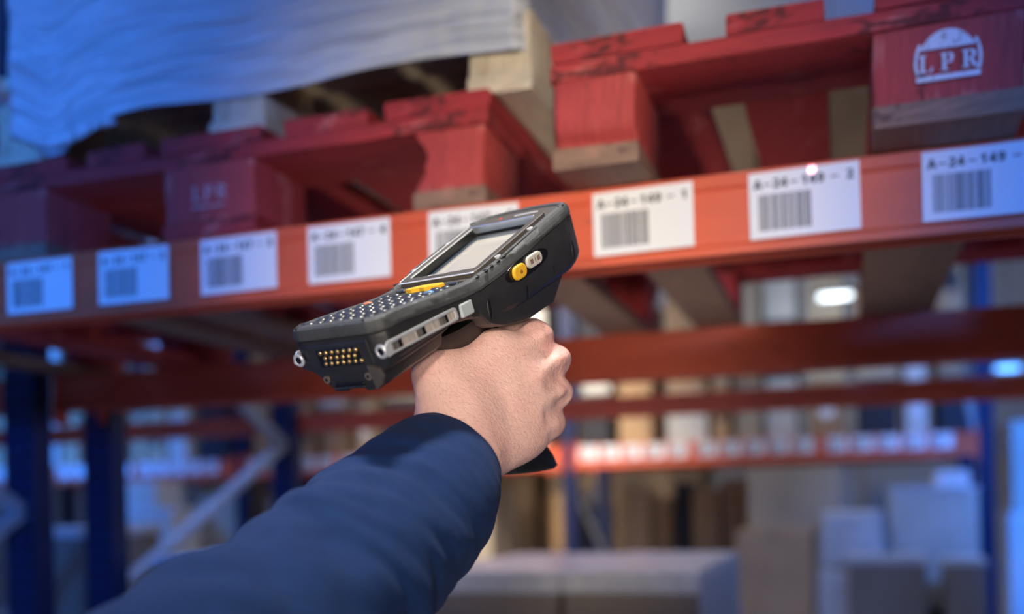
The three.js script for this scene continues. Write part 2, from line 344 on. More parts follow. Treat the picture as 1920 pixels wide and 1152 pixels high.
const lP = pallet('red wooden pallet with a chipped corner block, under the film-wrapped load at left', -0.819, BEAMTOP + 0.001, -1.183, 0.0, {
  mats: M.red, endMat: M.redEnd, skidMat: [M.rawBoard[1], M.red[0], M.rawBoard[0]], blockW: [0.1, 0.15, 0.1], blocksX: [-0.35, -0.016, 0.346], boards: [[-0.33, 0.14], [-0.172, 0.1], [-0.01, 0.165], [0.17, 0.125], [0.33, 0.146]], seed: 31,
  dents: { 2: (t, y, a, b) => { const f = b < 0 ? sstep(0.1, 0.3, t) * sstep(1.0, 0.62, t) : 0; return [y, a, b + f * (0.016 + 0.007 * N3(t * 14, 1, 2))]; } },
});
pallet('red wooden pallet at the far left edge, left of the wrapped load', -1.69, BEAMTOP + 0.001, -1.20, 0.0, { mats: M.red, endMat: M.redEnd, skidMat: [M.rawBoard[1], M.red[0], M.rawBoard[0]], blockW: [0.1, 0.145, 0.1], blocksX: [-0.35, 0, 0.35], boards: D5, seed: 71 });
const cP = pallet('pale new-wood pallet standing on the red pallet under the film-wrapped load', -0.80, BEAMTOP + 0.1465, -1.205, 0.0, {
  mats: [M.cream], endMat: M.cream, blockW: [0.088, 0.09, 0.088], blocksX: [-0.39, 0.0, 0.39], boards: [[-0.36, 0.12], [-0.18, 0.1], [0, 0.12], [0.18, 0.1], [0.36, 0.12]], seed: 51,
});
// white stencils on the red blocks
function stencil(parentBlock, w, h, z, draw) {
  const c = canvasTex(256, 160, draw); c.premultiplyAlpha = false;
  const m = std({ map: c, transparent: true, roughness: 0.8, polygonOffset: true, polygonOffsetFactor: -2 });
  return part('stencil_mark', new THREE.PlaneGeometry(w, h), m, parentBlock, [0, 0, z], 'white sprayed stencil mark');
}
const worn = (g, w, h, n, seed) => { let s = seed; const r = () => (s = (s * 1103515245 + 12345) & 0x7fffffff) / 0x7fffffff; g.globalCompositeOperation = 'destination-out'; for (let i = 0; i < n; i++) { g.globalAlpha = 0.35 + 0.5 * r(); g.beginPath(); g.ellipse(r() * w, r() * h, 1 + r() * 5, 0.8 + r() * 2, r() * 3, 0, 7); g.fill(); } };
const blocks = (p) => p.children.filter(c => /^block/.test(c.name));
stencil(blocks(rP)[3], 0.092, 0.066, 0.0745, (g, w, h) => {
  g.clearRect(0, 0, w, h); g.fillStyle = g.strokeStyle = '#dfe3ee'; g.lineWidth = 9;
  g.beginPath(); g.arc(128, 84, 76, Math.PI * 1.16, Math.PI * 1.84); g.closePath(); g.fill();
  g.fillRect(50, 46, 156, 9); g.fillRect(44, 118, 168, 14);
  g.beginPath(); g.arc(128, 84, 84, Math.PI * 0.88, Math.PI * 1.18); g.stroke(); g.beginPath(); g.arc(128, 84, 84, -Math.PI * 0.18, Math.PI * 0.12); g.stroke();
  g.font = 'bold 62px serif'; g.textAlign = 'center'; g.textBaseline = 'middle'; g.fillText('L', 70, 88); g.fillText('P', 126, 88); g.fillText('R', 184, 88);
  worn(g, w, h, 150, 5);
});
stencil(blocks(lP)[3], 0.09, 0.06, 0.0745, (g, w, h) => {
  g.clearRect(0, 0, w, h); g.globalAlpha = 0.75; g.fillStyle = '#d3b7bd'; g.font = 'bold 76px serif'; g.textAlign = 'center'; g.textBaseline = 'middle';
  g.fillText('L', 84, 84); g.fillText('P', 136, 84); g.fillText('R', 196, 84); g.fillRect(60, 130, 150, 8); worn(g, w, h, 420, 9);
});

// ---------------------------------------------------------------- film-wrapped load on the pale pallet
{
  const X0 = -1.205, X1 = -0.372, Z0 = -1.196, Z1 = -2.33, yb = 2.066, yt = 2.95;
  const t = thing('wrapped_load', 'load wrapped in white stretch film on the pale pallet at upper left', 'wrapped load', [-0.8, yb, -1.2]);
  const carton = part('carton_stack', rbox(X1 - X0 - 0.03, yt - yb - 0.075, Math.abs(Z1 - Z0) - 0.03, 0.01), M.card[3], t, [(X0 + X1) / 2 + 0.8, 0.075 + (yt - yb - 0.075) / 2, (Z0 + Z1) / 2 + 1.2]);
  const outline = []; const W = X1 - X0, D = Math.abs(Z1 - Z0), r = 0.02, cx = (X0 + X1) / 2, cz = (Z0 + Z1) / 2;
  const corner = [[1, 1, 0], [-1, 1, 1], [-1, -1, 2], [1, -1, 3]];
  const seg = (a, b, n) => { for (let i = 0; i < n; i++) outline.push([mix(a[0], b[0], i / n), mix(a[1], b[1], i / n)]); };
  const cp = corner.map(([sx, sz, q]) => { const o = []; for (let i = 0; i <= 5; i++) { const an = (q + i / 5) * Math.PI / 2; o.push([sx * (W / 2 - r) + r * Math.cos(an), sz * (D / 2 - r) + r * Math.sin(an)]); } return o; });
  cp.forEach((c, i) => { c.slice(0, 5).forEach(p => outline.push(p)); seg(c[5], cp[(i + 1) % 4][0], [70, 50, 20, 60][i]); });
  const rings = [];
  const ST = 74;
  for (let j = 0; j <= ST; j++) {
    const s = j / ST; rings.push(outline.map(([x, z], i) => {
      const nx = Math.abs(x) > W / 2 - 0.005 ? Math.sign(x) : 0, nz = Math.abs(z) > D / 2 - 0.005 ? Math.sign(z) : 0;
      const front = z > D / 2 - 0.03;
      let y0 = 0.004 + 0.012 * N3(x * 5, 2, z * 5); if (front) { y0 += 0.022 * sstep(-0.1, -0.36, x) * 0 - 0.035 * Math.exp(-(((x + 0.33) / 0.045) ** 2)) ; }
      const y = mix(y0, yt - yb, Math.pow(s, 1.15));
      const a = x * (nz ? 1 : 0) + z * (nx ? 1 : 0);
      let d = 0.006 * N3(a * 3.2, y * 42 + a * 2.2, 1) + 0.006 * N3(a * 1.6, y * 15 + a * 1.2, 5) + 0.0016 * N3(a * 6, y * 110, 9);
      if (y < 0.05) d = mix(d, d - 0.001 + 0.006 * N3(a * 9, y * 30, 3), 1 - y / 0.05);
      return V(cx + 0.8 + x + nx * d, y, cz + 1.2 + z + nz * d);
    }));
  }
  part('stretch_film', loft(rings, { cap0: false, cap1: true, crease: 4 }), M.film, t);
  // loose curled tail of the film hanging at the lower left
  const fr = []; for (let j = 0; j <= 16; j++) { const q = j / 16, x = mix(-0.36, -0.20, q); fr.push(Array.from({ length: 12 }, (_, i) => { const an = i / 12 * Math.PI * 2; return V(x + 0.0, 0.0 - 0.028 * Math.sin(Math.PI * (1 - q)) * (1 - q) + 0.011 * Math.sin(an) * (1 - 0.5 * q) + 0.004 * N3(x * 50, i, 1), 0.0075 + 0.005 * Math.cos(an)); })); }
  part('film_tail', loft(fr, { crease: 4 }), M.film, t);
}

// ---------------------------------------------------------------- handheld scanner (x across, y along towards the nose, z out of the screen)
const DEV = new THREE.Matrix4().makeBasis(V(0.9462, -0.0315, 0.3221).normalize(), V(0.2949, 0.4939, -0.818).normalize(), V(-0.1333, 0.869, 0.4766).normalize());
const DEVPOS = V(-0.3042, 1.6121, -0.5522);
function placeDev(o) { o.position.copy(DEVPOS); o.quaternion.setFromRotationMatrix(DEV); }
const scuff = tex(512, 512, (u, v) => { const n = 0.55 * tn(u, v, 9, 9, 3) + 0.6 * tn(u, v, 34, 34, 6) + 0.4 * tn(u, v, 110, 110, 8), s = sstep(0.36, 0.55, tn(u, v, 60, 14, 2) + 0.5 * tn(u, v, 9, 9, 4)); const k = 0.285 + n * 0.06 + s * 0.10; return [k * 0.97, k, k * 1.03]; });
const micro = tex(256, 256, (u, v) => 0.5 + 0.5 * (tn(u, v, 90, 90, 2) + 0.6 * tn(u, v, 45, 45, 4)), false);
M.rubber = std({ map: T(scuff, 9), roughness: 0.62, bumpMap: T(micro, 18), bumpScale: 0.00025 });
M.shell = std({ map: T(tex(256, 256, (u, v) => { const k = 0.17 + 0.03 * tn(u, v, 20, 20, 1) + 0.06 * sstep(0.4, 0.55, tn(u, v, 14, 70, 3)); return [k, k, k * 1.03]; }), 8), roughness: 0.42, bumpMap: T(micro, 20), bumpScale: 0.0002 });
M.gloss = std({ color: lin(0.006, 0.0065, 0.007), roughness: 0.25 });
M.bezel = std({ map: T(tex(256, 256, (u, v) => { const k = 0.30 + 0.04 * tn(u, v, 60, 60, 1) + 0.03 * tn(u, v, 8, 8, 5); return [k * 1.05, k * 0.98, k * 0.92]; }), 12), roughness: 0.45 });
M.black = std({ color: lin(0.004, 0.0042, 0.005), roughness: 0.5 });
M.grip = std({ color: lin(0.009, 0.0095, 0.011), roughness: 0.5, bumpMap: T(micro, 20), bumpScale: 0.0002 });
M.chrome = std({ color: lin(0.75, 0.8, 0.85), metalness: 0.85, roughness: 0.32 });
M.silver = std({ color: lin(0.78, 0.80, 0.82), metalness: 0.45, roughness: 0.3 });
M.gold = std({ color: lin(0.85, 0.56, 0.22), metalness: 0.9, roughness: 0.28 });
M.brass = std({ color: lin(0.5, 0.38, 0.26), metalness: 0.8, roughness: 0.4 });
M.yellow = std({ color: lin(0.90, 0.50, 0.03), roughness: 0.4, bumpMap: T(micro, 30), bumpScale: 0.0002 });
M.key = phys({ color: lin(0.045, 0.048, 0.052), roughness: 0.32, clearcoat: 0.6, clearcoatRoughness: 0.25 });
M.keyPad = std({ color: lin(0.022, 0.022, 0.024), roughness: 0.6 });
M.greyBtn = std({ map: T(tex(128, 128, (u, v) => { const n = tn(u, v, 6, 6, 2) * 0.1 - 0.12 * sstep(0.15, 0.5, tn(u, v, 5, 9, 6)); return [0.80 + n, 0.78 + n, 0.75 + n]; }), 40), roughness: 0.5 });
M.paleBtn = std({ color: lin(0.50, 0.56, 0.58), roughness: 0.4 });
M.glass = phys({ color: lin(0.95, 0.94, 0.92), roughness: 0.04, transmission: 1, thickness: 0, ior: 1.5 });
{
  const sc = thing('handheld_scanner', 'black handheld barcode scanner with keypad and screen, held up by the hand', 'scanner');
  placeDev(sc);
  const zf = (y) => y < 105 ? mix(0, -12.5, sstep(-10, 112, y)) * 1 : mix(-12.5, 0.5, sstep(85, 245, y));
  const zb = (y) => mix(-31, -46, sstep(60, 135, y)) + 6 * sstep(205, 240, y);
  // half outline, mm
  const half = [[0, 0], [26, 0], [33, 0.3], [38.5, 3], [41, 9], [41.3, 30], [41.6, 60], [42.3, 88], [44.4, 110], [46.2, 130], [46.8, 160], [46.8, 195], [46.3, 215], [44.5, 228], [40, 235.5], [30, 240], [15, 242.5], [0, 243]];
  const crv = new THREE.CatmullRomCurve3(half.map(p => V(p[0], p[1], 0)), false, 'centripetal').getSpacedPoints(90);
  const outl = [...crv, ...crv.slice(1, -1).reverse().map(p => V(-p.x, p.y, 0))];
  const nor = outl.map((p, i) => { const a = outl[(i + outl.length - 1) % outl.length], b = outl[(i + 1) % outl.length]; return V(b.y - a.y, -(b.x - a.x), 0).normalize(); });
  const ring = (inset, zfn) => outl.map((p, i) => { const q = p.clone().addScaledVector(nor[i], -inset); return V(q.x / 1000, q.y / 1000, zfn(q.y, q.x) / 1000); });
  const L = (a) => a.map(([ins, fn]) => ring(ins, fn));
  part('rubber_bumper', loft(L([[8.5, y => zf(y) - 3], [8.2, y => zf(y) - 0.6], [7.4, y => zf(y) + 0.3], [5.5, y => zf(y) + 0.5], [3, y => zf(y) - 0.1], [1.2, y => zf(y) - 1.5], [0.3, y => zf(y) - 3.4], [0, y => zf(y) - 6], [0.1, y => zf(y) - 8.2], [0.7, y => zf(y) - 8.8], [3, y => zf(y) - 8.9]]), { cap0: false, cap1: false, crease: 0.9 }), M.rubber, sc);
  part('housing', loft(L([[3, y => zf(y) - 8.7], [1.0, y => zf(y) - 9.3], [0.5, y => zf(y) - 9.8], [0.3, y => zf(y) - 12], [0.6, y => mix(zf(y), zb(y), 0.62)], [1.0, y => zb(y) + 4], [2.2, y => zb(y) + 1.2], [5, y => zb(y)]]), { cap0: false, cap1: true, crease: 0.9 }), M.shell, sc);
  const hw = (y) => { let b = 46; for (const p of crv) if (Math.abs(p.y - y) < 1.6) b = Math.min(b, p.x); return b; };
  // face plate: keypad floor and head face
  const strip = (y0, y1, n, dz, ins) => { const rows = []; for (let j = 0; j <= n; j++) { const y = mix(y0, y1, j / n), w = Math.max(2, hw(y) - ins); rows.push(Array.from({ length: 9 }, (_, i) => V((i / 8 * 2 - 1) * w / 1000, y / 1000, (zf(y) + dz) / 1000))); } 
    const pos = [], idx = [], uv = []; rows.forEach(r => r.forEach(p => { pos.push(p.x, p.y, p.z); uv.push(p.x, p.y); })); for (let j = 0; j < n; j++) for (let i = 0; i < 8; i++) { const a = j * 9 + i; idx.push(a, a + 1, a + 10, a, a + 10, a + 9); }
    const g = new THREE.BufferGeometry(); g.setAttribute('position', new THREE.Float32BufferAttribute(pos, 3)); g.setAttribute('uv', new THREE.Float32BufferAttribute(uv, 2)); g.setIndex(idx); g.computeVertexNormals(); return g; };
  part('keypad_panel', strip(5, 108, 30, -1.6, 7.6), M.keyPad, sc);
  part('face_plate', strip(209, 237, 16, -1.2, 7.4), M.bezel, sc);
  part('face_plate', strip(104, 113, 8, -1.2, 7.4), M.bezel, sc);
  for (const sx of [-1, 1]) { const m = part('face_plate', rbox(0.006, 0.1, 0.0016, 0.0004), M.bezel, sc, [sx * 0.0365, 0.161, (zf(161) - 2.2) / 1000]); m.rotation.x = Math.atan((zf(205) - zf(117)) / 88); }
  // keys
  const kg = new THREE.SphereGeometry(1, 14, 8).scale(0.0043, 0.0034, 0.0019);
  const kGrey = M.key, kOr = std({ color: lin(0.55, 0.17, 0.06), roughness: 0.4 }), kBl = std({ color: lin(0.1, 0.26, 0.5), roughness: 0.4 });
  const slope = (y) => Math.atan((zf(y + 2) - zf(y - 2)) / 4);
  for (let r = 0; r < 9; r++) for (let c = 0; c < 7; c++) {
    const x = -28.5 + c * 9.3 + (r % 2 ? 1.6 : -0.6), y = 11 + r * 9.4; if (Math.abs(x) > hw(y) - 11) continue;
    if (r === 8 && c > 1 && c < 5) continue;
    const m = part('key', kg, r === 6 && c === 0 ? kOr : r === 7 && c === 5 ? kBl : kGrey, sc, [x / 1000, y / 1000, (zf(y) - 0.9) / 1000]); m.rotation.x = slope(y);
    if (r === 6 && c === 0) m.userData.label = 'orange key'; if (r === 7 && c === 5) m.userData.label = 'blue key';
  }
  { const y = 95.5, s = new THREE.Shape(); s.moveTo(-15, -2); s.quadraticCurveTo(-12, 3.6, -4, 4.2); s.lineTo(9, 4.6); s.quadraticCurveTo(15, 4.4, 16.5, 1.5); s.lineTo(15.5, -2.6); s.lineTo(11, -3.4); s.lineTo(9, -1.6); s.lineTo(3, -3.6); s.lineTo(-3, -1.6); s.lineTo(-9, -3.6); s.closePath();
    const g = new THREE.ExtrudeGeometry(s, { depth: 1.6, bevelEnabled: true, bevelSize: 0.6, bevelThickness: 0.8, bevelSegments: 3 }).scale(0.001, 0.001, 0.001); const m = part('yellow_bar', boxUV(g), M.yellow, sc, [0, y / 1000, (zf(y) - 1.0) / 1000], 'yellow scan bar above the keypad'); m.rotation.x = slope(y); }
  for (const sx of [-1, 1]) { const m = part('key', rbox(0.0085, 0.0035, 0.002, 0.0012), M.key, sc, [sx * 0.0245, 0.0985, (zf(98.5) - 0.6) / 1000]); m.rotation.x = slope(98); }
  // screen assembly lies on the tilted head face
  const tilt = Math.atan((zf(215) - zf(112)) / 103);
  const onHead = (m, x, y, dz) => { const z = mix(zf(112), zf(215), (y - 112) / 103) + dz; m.position.set(x / 1000, y / 1000, z / 1000); m.rotation.x = tilt; return m; };
  const rr4 = (w, h, r, cx = 0, cy = 0) => rrect(w, h, r, 4).map(([x, y]) => [x + cx, y + cy]);
  const frameG = extr(rr4(73, 103, 6), 4.2, 0.7, [rr4(61, 88, 2, 0, 0.5).reverse()]).scale(0.001, 0.001, 0.001);
  onHead(part('screen_frame', boxUV(frameG), M.bezel, sc), 0, 161, -2.2);
  const wallG = extr(rr4(62.5, 89.5, 2), 7, 0, [rr4(60.6, 87.6, 1.5).reverse()]).scale(0.001, 0.001, 0.001);
  onHead(part('screen_well', boxUV(wallG), M.gloss, sc), 0, 161.5, -6.6);
  const lcd = canvasTex(256, 370, (g, w, h) => {
    g.fillStyle = '#3c4a5e'; g.fillRect(0, 0, w, h); g.fillStyle = '#56687f'; g.fillRect(6, 6, w - 12, h - 12);
    g.fillStyle = '#d6d2cb'; g.fillRect(22, 34, w - 36, h - 42); let s = 9; const r = () => (s = (s * 1103515245 + 12345) & 0x7fffffff) / 0x7fffffff;
    for (let i = 0; i < 26; i++) { g.globalAlpha = 0.10; g.fillStyle = r() > 0.6 ? '#e9e2b0' : r() > 0.4 ? '#a8a49f' : '#f4f1ec'; g.fillRect(30 + r() * 150, 44 + r() * 290, 20 + r() * 90, 5 + r() * 22); } g.globalAlpha = 1;
  });
  onHead(part('display', plate(0.0605, 0.0875, 0.001), std({ map: lcd, roughness: 0.3, emissive: 0xffffff, emissiveMap: lcd, emissiveIntensity: 0.34 }), sc), 0, 161.5, -6.4);
  onHead(part('screen_glass', new THREE.BoxGeometry(0.0605, 0.0875, 0.0004), M.glass, sc), 0, 161.5, -4.4);
  { const m = onHead(part('chrome_trim', rbox(0.0605, 0.0012, 0.0075, 0.0005), M.chrome, sc, null, 'polished trim along the top of the screen'), 0, 204.2, -0.6); m.rotation.x += 0.35; }
  { const m = onHead(part('edge_trim', rbox(0.0009, 0.097, 0.0009, 0.0004), M.silver, sc), -35.6, 160, 2.0); }
  { const m = onHead(part('edge_trim', rbox(0.0008, 0.086, 0.0008, 0.0003), M.silver, sc), -30.4, 161, 1.2); }
  { const m = onHead(part('edge_trim', rbox(0.070, 0.0022, 0.0008, 0.0004), M.silver, sc), 0, 109.6, 1.6); }
  { const t = canvasTex(256, 32, (g, w, h) => { g.clearRect(0, 0, w, h); g.fillStyle = '#c9c9c4'; g.font = 'bold 25px sans-serif'; g.textAlign = 'center'; g.textBaseline = 'middle'; g.fillText('MOTOROLA', w / 2, h / 2); });
    onHead(part('maker_name', new THREE.PlaneGeometry(0.032, 0.004), std({ map: t, transparent: true, roughness: 0.5, polygonOffset: true, polygonOffsetFactor: -2 }), sc), 0, 113.2, 2.15); }
  onHead(part('status_light', new THREE.SphereGeometry(0.0012, 10, 6).scale(1.3, 1, 0.5), std({ color: 0x400000, emissive: lin(1, 0.06, 0.05), emissiveIntensity: 1.2 }), sc, null, 'small red status light'), -14, 221, -0.6);
  onHead(part('speaker_slot', rbox(0.022, 0.0016, 0.001, 0.0004), M.silver, sc), 10, 222, -0.8);
  for (const y of [135, 181]) { const g = new THREE.CylinderGeometry(0.0024, 0.0024, 0.0014, 16).rotateX(Math.PI / 2), m = onHead(part('bezel_screw', g, M.silver, sc), 39.0, y, 0.6); onHead(part('bezel_screw', g, M.silver, sc), -39.0, y, 0.6); }
  // moulded marks on the bumper
  for (const sx of [-1, 1]) {
    for (const y of [104, 112, 120, 128, 136]) { const z = zf(y) + 0.2, m = part('grip_mark', new THREE.TorusGeometry(0.0024, 0.0007, 6, 14, Math.PI * 1.1), M.black, sc, [sx * (hw(y) - 4.2) / 1000, y / 1000, z / 1000]); m.rotation.z = -0.8; }
    for (const [x, y] of [[35, 8], [32, 3.4], [38, 12], [44, 222]]) { const m = part('grip_mark', new THREE.TorusGeometry(0.0022, 0.0006, 6, 14, Math.PI * 1.1), M.black, sc, [sx * (x - 1.5) / 1000, y / 1000, (zf(y) + 0.0) / 1000]); m.rotation.z = 1; }
    const r = part('bumper_rail', boxUV(rbox(0.0022, 0.052, 0.0016, 0.0008)), M.rubber, sc, [sx * 0.0428, 0.158, (zf(158) + 0.4) / 1000]); r.rotation.x = tilt;
  }
  // right and left flank
  const side = (shape, holes, depth, bevel = 0) => remap(extr(shape, depth, bevel, holes).scale(0.001, 0.001, 0.001), [0, 1, 0], [0, 0, 1], [1, 0, 0]);
  for (const sx of [1, -1]) {
    const fl = (n, g, m, x, lab) => { const o = part(n, g, m, sc, [sx * x / 1000 - (sx < 0 ? 0 : 0), 0, 0], lab); if (sx < 0) o.scale.x = -1; return o; };
    const path = [[2, -16.5], [3, -15.8], [70, -20.6], [72.2, -22], [72.4, -28.2], [70.5, -29.6], [5, -24.8], [0, -25], [-2.4, -22.4], [-1.2, -18.2]];
    const inner = [[5, -18.2], [69, -22.6], [70, -24], [70, -27], [68.8, -27.9], [5, -23.3]].reverse();
    fl('label_rail', boxUV(side(path, [inner], 1.7, 0.4)), M.silver, 40.4);
    fl('rail_label', boxUV(side(inner.slice().reverse(), [], 0.4)), std({ map: T(tex(64, 256, (u, v) => { const q = v * 12, blk = Math.floor(q), a = q % 1; const d = blk % 4 === 1 ? 0.42 : (blk % 4 === 2 && a < 0.5) ? 0.10 : 0.72; const n = tn(u, v, 5, 30, 3) * 0.3; return [d + n, d * 0.94 + n, d * 0.90 + n]; }), 14), roughness: 0.4 }), 40.9);
    const lug = fl('lug_hole', new THREE.CylinderGeometry(0.0024, 0.0024, 0.002, 18), M.black, 37.6); lug.position.y = -0.0006; lug.position.z = -0.0207;
    const lr = fl('lug_ring', new THREE.TorusGeometry(0.0034, 0.0013, 10, 24).rotateX(Math.PI / 2), M.silver, 37.6); lr.position.y = -0.0008; lr.position.z = -0.0207;
    const tag = fl('flank_button', rbox(0.003, 0.0135, 0.0095, 0.0013, 3), M.paleBtn, 41.4, 'pale grey square button'); tag.position.y = 0.0825; tag.position.z = -0.0265; tag.rotation.x = -0.07;
    const pocket = []; for (let i = 0; i < 40; i++) { const a = i / 40 * Math.PI * 2; pocket.push([155 + 25 * Math.sign(Math.cos(a)) * Math.pow(Math.abs(Math.cos(a)), 0.8) + 3.5 * Math.cos(a), -22.5 + 6.8 * Math.sin(a)]); }
    fl('button_pocket', side(pocket, [], 0.9, 0.3), M.gloss, 46.0);
    const yb_ = fl('yellow_button', boxUV(side(rr4(16.5, 10, 4.9, 142, -23.2), [], 3, 1.2)), M.yellow, 46.4, 'yellow oval side button');
    const gb = fl('rocker_button', boxUV(side(rr4(20, 9, 4.4, 162.5, -21.6), [], 2.8, 1.1)), M.greyBtn, 46.4, 'worn grey rocker button');
    for (const [y, w] of [[158, 3.6], [162.6, 0.8], [167, 3.6]]) { const b = part('button_mark', side(rr4(w, 3.4, 0.35, y, -21.6), [], 0.3), std({ color: lin(0.22, 0.13, 0.10), roughness: 0.6 }), gb, [0.0026, 0, 0]); }
    { const b = part('button_mark', side(rr4(3.2, 2.6, 1, 142.5, -23.6), [], 0.3), std({ color: lin(0.35, 0.14, 0.02), roughness: 0.6 }), yb_, [0.0028, 0, 0]); }
    for (const [y, z, h] of [[218, -33, 8], [186, -35.5, 8], [147, -38.5, 6.5], [104, -35, 8]]) { const o = fl('grip_slot', new THREE.SphereGeometry(1, 12, 10).scale(0.0012, 0.0021, h / 1000), M.black, hw(Math.min(y, 220)) - 1.0); o.position.y = y / 1000; o.position.z = z / 1000; o.rotation.x = -0.25; }
  }
  // end with the contacts
  const fr = (x, z, y = -0.4) => [x / 1000, y / 1000, z / 1000];
  part('contact_frame', rbox(0.056, 0.0022, 0.0165, 0.0016), M.shell, sc, fr(0, -20.8, 0.2));
  part('contact_panel', rbox(0.040, 0.0022, 0.0125, 0.001), M.black, sc, fr(0.8, -21.3, -0.3));
  const pg = new THREE.SphereGeometry(0.00155, 12, 8);
  [[7, -15, 5.5, -17.5], [6, -12.2, 5.5, -21.2], [7, -13.4, 5.5, -24.9]].forEach(([n, x0, dx, z]) => { for (let i = 0; i < n; i++) part('contact_pin', pg, M.gold, sc, fr(x0 + i * dx * 0.98, z, -1.2)); });
  // belly under the keypad
  const bp = [[-38, -22], [-38.2, -27.5], [-30, -30], [-24.5, -34], [-15.5, -45], [-6, -45.4], [-3, -43.2], [11, -43.8], [13, -45.8], [22.5, -45.4], [28, -42.2], [31.5, -35], [38.5, -31.5], [39.5, -22]];
  const bg = remap(extr(bp, 64, 1.2).scale(0.001, 0.001, 0.001), [1, 0, 0], [0, 0, 1], [0, 1, 0]);
  part('battery_belly', boxUV(toCreasedNormals(bg, 0.4)), M.shell, sc, [0, -0.0005, 0]);
  part('end_slot', rbox(0.026, 0.002, 0.0022, 0.0008), M.black, sc, fr(0, -40.2, -0.6));
  part('end_ridge', rbox(0.028, 0.003, 0.0016, 0.0007), M.shell, sc, fr(0, -42.2, -0.9));
  for (const x of [-19, 19]) { part('end_screw', new THREE.CylinderGeometry(0.0027, 0.0027, 0.0014, 18), M.brass, sc, fr(x, -35.8, -0.8)); part('screw_socket', new THREE.CylinderGeometry(0.0012, 0.0012, 0.0006, 6), M.black, sc, fr(x, -35.8, -1.5)); }
  part('battery_latch', boxUV(remap(extr([[22, -28], [31, -31], [32.5, -36], [28.6, -42], [23, -44.5]], 3, 0.5).scale(0.001, 0.001, 0.001), [1, 0, 0], [0, 0, 1], [0, 1, 0])), M.bezel, sc, [0.0006, -0.003, 0]);
  // grip base, neck and handle
  const gp = [[92, -26], [94, -36], [101, -45], [112, -51], [128, -55.5], [145, -59.5], [180, -60], [199, -47.5], [207, -36], [206, -26]];
  const gg = remap(extr(gp, 86, 3).scale(0.001, 0.001, 0.001), [0, 1, 0], [0, 0, 1], [1, 0, 0]).translate(-0.043, 0, 0);
  part('grip_base', boxUV(toCreasedNormals(gg, 0.5)), M.shell, sc);
  const st = [[94, -40, 31, 30, 0], [100, -47, 28, 32, 0], [111, -54, 22, 29, 0], [119, -61, 17, 25, 0], [124, -70, 15, 20, 0], [127, -95, 14.5, 18, 0], [128, -125, 14.5, 18, 0], [132, -148, 15, 19, 0.1], [137, -160, 15.5, 24, 0.3], [139.5, -170, 16, 28, 0.42], [139.5, -178.5, 16, 29, 0.44], [139.5, -181, 13, 26, 0.44]];
  part('pistol_grip', loft(st.map(([y, z, a, b, k]) => Array.from({ length: 40 }, (_, i) => { const an = i / 40 * Math.PI * 2, c = Math.cos(an), s = Math.sin(an), e = 0.75, dy = b * Math.sign(s) * Math.pow(Math.abs(s), e); return V(a * Math.sign(c) * Math.pow(Math.abs(c), e) / 1000, (y + dy) / 1000, (z - dy * k) / 1000); })), { crease: 1.2 }), M.grip, sc);
  part('trigger', boxUV(new RoundedBoxGeometry(0.011, 0.008, 0.028, 3, 0.0035)), M.gloss, sc, [0, 0.152, -0.078]);
  part('scan_window', rbox(0.05, 0.002, 0.014, 0.003), M.gloss, sc, [0, 0.2425, -0.0245]);
  // laser: a red spot thrown from the scan window on the label ahead
  sc.updateMatrixWorld(true);
  const l = new THREE.SpotLight(lin(1, 0.3, 0.4), 7, 2, 0.0088, 0.3, 2); l.castShadow = true; l.shadow.radius = 0.05;
  l.position.set(0.02, 0.246, -0.020); sc.add(l); l.target.position.copy(sc.worldToLocal(V(-0.0297, 1.8686, -1.1795))); sc.add(l.target);
  part('laser_emitter', new THREE.SphereGeometry(0.0016, 8, 6), std({ color: 0x200000, emissive: lin(1, 0.05, 0.05), emissiveIntensity: 1 }), sc, [0.02, 0.2445, -0.020]);
}

